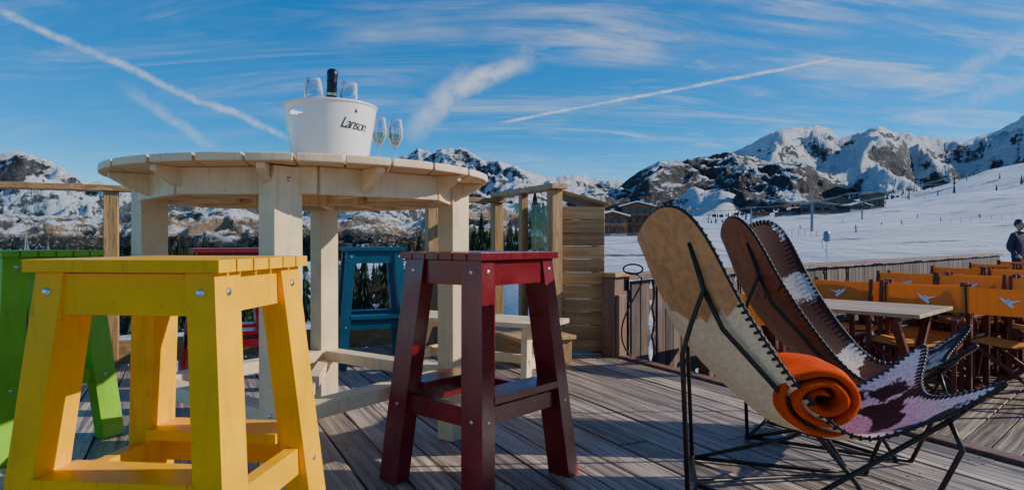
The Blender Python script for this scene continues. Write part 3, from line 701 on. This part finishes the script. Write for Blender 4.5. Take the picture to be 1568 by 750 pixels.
def butterfly(x,y,rz,inner,outer,pocket):
    e=empty('butterfly_chair',(x,y,0),rz); N=52
    def sheet(name,off,mt,cond=None):
        mb=MB(); vs=[];fs=[]; uv=[]
        for i in range(N+1):
            for j in range(N+1):
                p,q=pq(-1+2*i/N,-1+2*j/N); uv.append((p,q))
                wr=.004*noise.noise(V(p*4,q*4,3))*(1-max(abs(-1+2*i/N),abs(-1+2*j/N)))*3
                vs.append(surf(p,q)+nrm(p,q)*(off+wr))
        for i in range(N):
            for j in range(N):
                k=[i*(N+1)+j,(i+1)*(N+1)+j,(i+1)*(N+1)+j+1,i*(N+1)+j+1]
                p=sum(uv[z][0] for z in k)/4; q=sum(uv[z][1] for z in k)/4
                if cond is None or cond(p,q): fs.append(tuple(k))
        mb.add(vs,fs); return mb.obj(name,[mt],parent=e,smooth=True)
    up=1 if nrm(0,0).z>0 else -1
    sheet('hide_inner',.0025*up,inner); sheet('canvas_outer',-.0025*up,outer)
    sheet('pockets',-.0085*up,pocket,lambda p,q: ((abs(p)-1)**2/(.46**2 if p<0 else .36**2)+(abs(q)-1)**2/.95**2)<1)
    ring=[]
    M_=240
    for k in range(M_):
        s_=k/M_*4; 
        if s_<1: a,b_=-1+2*s_,-1
        elif s_<2: a,b_=1,-1+2*(s_-1)
        elif s_<3: a,b_=1-2*(s_-2),1
        else: a,b_=-1,1-2*(s_-3)
        p,q=pq(a,b_); p2,q2=pq(a*.97,b_*.97); ring.append((surf(p,q),nrm(p,q)*up,surf(p2,q2)))
    mb=MB(); mb.tube([r[0] for r in ring],.0045,0,6,True)
    acc=0
    for k in range(M_):
        a,b_=ring[k],ring[(k+1)%M_]; dl=(b_[0]-a[0]).length
        while acc<dl:
            f=acc/dl; p=a[0].lerp(b_[0],f); n_=a[1]; tt=(b_[0]-a[0]).normalized(); inn=(a[2]-a[0]); inn=(inn-tt*inn.dot(tt)).normalized()
            R=Matrix((tt,inn,n_)).transposed()
            mb.ball(p+inn*.006,(.0060,.015,.0085),0,R,8,6); acc+=.0225
        acc-=dl
    mb.obj('whip_stitching',[M_stitch],parent=e,smooth=True)
    mb=MB(); r=.0075
    for s_ in (-1,1):
        def at(p,q,o): return surf(p,q*s_)+nrm(p,q*s_)*(-up*o)
        hp=at(-.84,.86,.006); h1=at(-.66,.84,.018); hn=at(-.5,.84,.028); wp=at(.84,.86,.006); wg=at(.66,.86,.018)
        RF=V(.0,s_*.29,r); FF=V(.54,s_*.27,r)
        mb.tube([hp,h1,V(h1.x-.035,s_*.30,h1.z-.1),V(h1.x-.06,s_*.295,.50),RF],r,0,8)
        mb.tube([h1,hn,at(-.1,.88,.022),V(.45,s_*.27,.16),FF],r,0,8)
        mb.tube([wp,wg,wg.lerp(RF,.5)+V(.01,0,-.06),RF],r,0,8)
        mb.tube([wg,V(.70,s_*.30,.28),FF+V(.05,0,0)],r,0,8)
        mb.tube([RF,V(.02,0,r*3 if s_<0 else r),FF-V(0,2*s_*.27,0)],r,0,8)
        mb.tube([RF+V(0,0,.002),FF+V(.05,0,.002)],r,0,8)
        for q in (RF,FF): mb.ball(q,.013,0)
    mb.obj('rod_frame',[M_black],parent=e,smooth=True)
    return e
butterfly(.606,2.212,math.radians(-16.3),M_cow,M_canvas,M_tan)
butterfly(1.155,3.0,math.radians(-33.5),M_cow2,M_bl,M_bl)
M_tow,t,b=newmat('orange_fleece'); tc=t.node('ShaderNodeTexCoord').outputs['Object']; n=t.noise(tc,220,3,.7); n2=t.noise(tc,12,3)
t.l.new(t.mix(n2,(.85,.055,.004),(1.0,.12,.01)),b.inputs['Base Color']); b.inputs['Roughness'].default_value=.95; b.inputs['Specular IOR Level'].default_value=.1
bump(t,b,t.math('ADD',n,t.math('MULTIPLY',n2,2.0)),.9,.010)
mb=MB(); turns=2.7; K=150; Lr=.46; nl=16; th=.030
vs=[];fs=[]
def rad(f): return .018+.090*f
for j in range(nl+1):
    yy=-Lr/2+Lr*j/nl
    for side in (0,1):
        for k in range(K+1):
            f=k/K; a=f*turns*2*math.pi+.8; tt=th*(math.sin(min(1,f*12,(1-f)*12)*math.pi/2)**.6)
            pil=1-(.45 if j in (0,nl) else (.12 if j in (1,nl-1) else 0))
            r=rad(f)+ (tt*pil*.5 if side else -tt*pil*.5)
            r*=1+.10*noise.noise(V(math.cos(a)*1.3,math.sin(a)*1.3,yy*7))
            y2=yy+(.012*math.sin(a*.5+1)+.030*noise.noise(V(a*.6,2,0)))*(1 if j in(0,nl) else .5)
            vs.append(V(math.cos(a)*r*1.12,y2,math.sin(a)*r*.88-.012*(yy/Lr)**2))
W_=2*(K+1)
for j in range(nl):
    for side in (0,1):
        for k in range(K):
            q=j*W_+side*(K+1)+k; f_=(q,q+1,q+W_+1,q+W_); fs.append(f_ if side else f_[::-1])
    q=j*W_+K; fs.append((q,q+K+1,q+K+1+W_,q+W_))
for j in (0,nl):
    for k in range(K):
        q=j*W_+k; fs.append((q,q+1,q+K+2,q+K+1))
mb.add(vs,fs); ob=mb.obj('rolled_orange_blanket',[M_tow],smooth=True)
cl_c=V(.606,2.212,0)+Matrix.Rotation(math.radians(-16.3),3,'Z')@V(.355,-.04,0)
ob.location=(cl_c.x,cl_c.y,.372); ob.rotation_euler=(math.radians(-3),0,math.radians(-12))
# ---------------------------------------------------------------- director chairs & tables
M_or,t,b=newmat('orange_canvas'); tc=t.node('ShaderNodeTexCoord').outputs['Object']; n=t.noise(tc,9,3); oi=t.node('ShaderNodeObjectInfo').outputs['Random']
cc=t.mix(n,(.74,.27,.018),(.90,.38,.04)); hs=t.node('ShaderNodeHueSaturation',{'Color':cc,'Value':t.math('ADD',.82,t.math('MULTIPLY',oi,.3)),'Saturation':.95})
t.l.new(hs.outputs[0],b.inputs['Base Color']); b.inputs['Roughness'].default_value=.8; b.inputs['Specular IOR Level'].default_value=.15
trn=t.node('ShaderNodeBsdfTranslucent',{'Color':(.88,.42,.06,1)}); ms=t.node('ShaderNodeMixShader',{0:.35,1:b.outputs[0],2:trn.outputs[0]})
t.l.new(ms.outputs[0],[n_ for n_ in t.n if n_.type=='OUTPUT_MATERIAL'][0].inputs[0])
M_mah=paint('mahogany_wood',(.16,.035,.022),.4,.25); M_wl=simple('white_print',(.8,.8,.78),.7); M_tt=wood('table_top_wood',(.40,.25,.12),(.56,.38,.21),(.33,.20,.11),(1.2,22,22),.5,.14)
def dchair_mesh():
    mb=MB(); W2=.27
    for s_ in (-1,1):
        x=s_*W2
        mb.beam((x,-.22,.02),(x,.22,.02),.03,.035,1); mb.beam((x,-.2,.04),(x,-.2,.62),.03,.03,1,(0,1,0)); mb.beam((x,.2,.04),(x,.2,.47),.03,.03,1,(0,1,0)); mb.beam((x,.2,.47),(x,.26,.88),.028,.03,1,(0,1,0)); mb.beam((x,.19,.47),(x,.2,.62),.03,.03,1,(0,1,0))
        mb.beam((x,-.25,.635),(x,.24,.635),.05,.022,1); mb.beam((x,-.2,.44),(x,.2,.44),.03,.035,1)
        for yy in (-.17,.17): mb.beam((-x*.95,yy+s_*.012,.04),(x*.95,yy+s_*.012,.43),.022,.03,1,(0,1,0))
    for k in range(8):
        a=-W2+2*W2*k/8; b_=a+2*W2/8; za=.455-.025*(1-(a/W2)**2); zb=.455-.025*(1-(b_/W2)**2)
        q=[V(a,-.2,za),V(b_,-.2,zb),V(b_,.2,zb),V(a,.2,za)]; mb.prism([p-V(0,0,.004) for p in q],q,0)
        ya=.03*(1-(a/W2)**2); yb=.03*(1-(b_/W2)**2)
        ta_=.86-.008*math.sin(math.pi*k/8); tb_=.86-.008*math.sin(math.pi*(k+1)/8)
        q=[V(a,.245+ya,.66),V(b_,.245+yb,.66),V(b_,.268+yb,tb_),V(a,.268+ya,ta_)]; mb.prism(q,[p+V(0,.004,0) for p in q],0)
    for off in (-.006,.010):
        def P_(x,z): x*=.75; z=.755+(z-.755)*.75; return V(x,.257+.03*(1-(x/W2)**2)+(z-.76)*.115+off,z)
        mb.add([P_(-.10,.79),P_(-.02,.775),P_(.01,.80),P_(.03,.785),P_(.085,.815),P_(.05,.76),P_(.02,.735),P_(-.02,.705),P_(-.03,.73),P_(-.01,.75)],[(0,1,9),(1,2,3,5,6,9),(3,4,5),(6,7,8,9)],2)
    return mb
dm=dchair_mesh(); first=dm.obj('director_chair',[M_or,M_mah,M_wl])
me_chair=first.data; used=False
def put_chair(p,ang):
    global used
    if not used: o=first; used=True
    else:
        o=bpy.data.objects.new('director_chair',me_chair); scene.collection.objects.link(o)
    o.location=(p.x,p.y,ZL+.003); o.rotation_euler=(0,0,ang)
tmb=MB()
for k in range(5): tmb.box((0,-.32+.16*k,.73),(1.25,.154,.025),0)
for s_ in (-1,1):
    tmb.beam((s_*.5,-.33,.01),(s_*.5,.3,.70),.04,.05,1,(1,0,0)); tmb.beam((s_*.455,.33,.01),(s_*.455,-.3,.70),.04,.05,1,(1,0,0)); tmb.box((s_*.48,0,.7),(.05,.66,.03),1)
tmb.beam((-.48,0,.35),(.48,0,.35),.03,.03,1)
tfirst=tmb.obj('terrace_table',[M_tt,M_mah],bevel=.004); tused=False
nf=V(Fd.y,-Fd.x,0)
def put_set(c,skipn=()):
    global tused
    if not tused: o=tfirst; tused=True
    else: o=bpy.data.objects.new('terrace_table',tfirst.data); m_=o.modifiers.new('b','BEVEL'); m_.width=.004; scene.collection.objects.link(o)
    o.location=(c.x,c.y,ZL+.003); o.rotation_euler=(0,0,math.atan2(nf.y,nf.x))
    for s_ in (-1,1):
        for k in (-1,1):
            if (s_,k) in skipn: continue
            p=c+Fd*(s_*(.62+random.uniform(-.06,.08)))+nf*(k*.31+random.uniform(-.03,.03)); 
            ang=math.atan2(Fd.y,Fd.x)-math.pi/2+(0 if s_>0 else math.pi)+random.uniform(-.16,.16); put_chair(p,ang)
for i in range(6): put_set(V(2.35,4.72,0)+Fd*(i*2.0),((-1,1),) if i==0 else ())
for i in range(5): put_set(V(4.0,5.45,0)+Fd*(i*2.0))
# ---------------------------------------------------------------- low beige bench behind stools
mb=MB(); 
for k in range(3): mb.box((0,-.12+.12*k,.36),(1.0,.112,.028),0)
for s_ in (-1,1):
    for y_ in (-1,1): mb.beam((s_*.40,y_*.22,0),(s_*.34,y_*.08,.34),.07,.04,0,(1,0,0))
    mb.box((s_*.37,0,.32),(.05,.3,.05),0)
    mb.box((s_*.38,0,.14),(.04,.34,.06),0)
mb.box((0,0,.14),(.76,.05,.05),0)
mb.obj('cream_bench',[M_cream],(-.18,4.0,0),math.radians(-27),bevel=.004)
mb=MB(); mb.box((0,0,.09),(.85,.38,.16),0); mb.box((0,0,.185),(.9,.42,.028),0)
mb.obj('wooden_step_box',[M_slat],(.05,4.75,0),angD,bevel=.005)
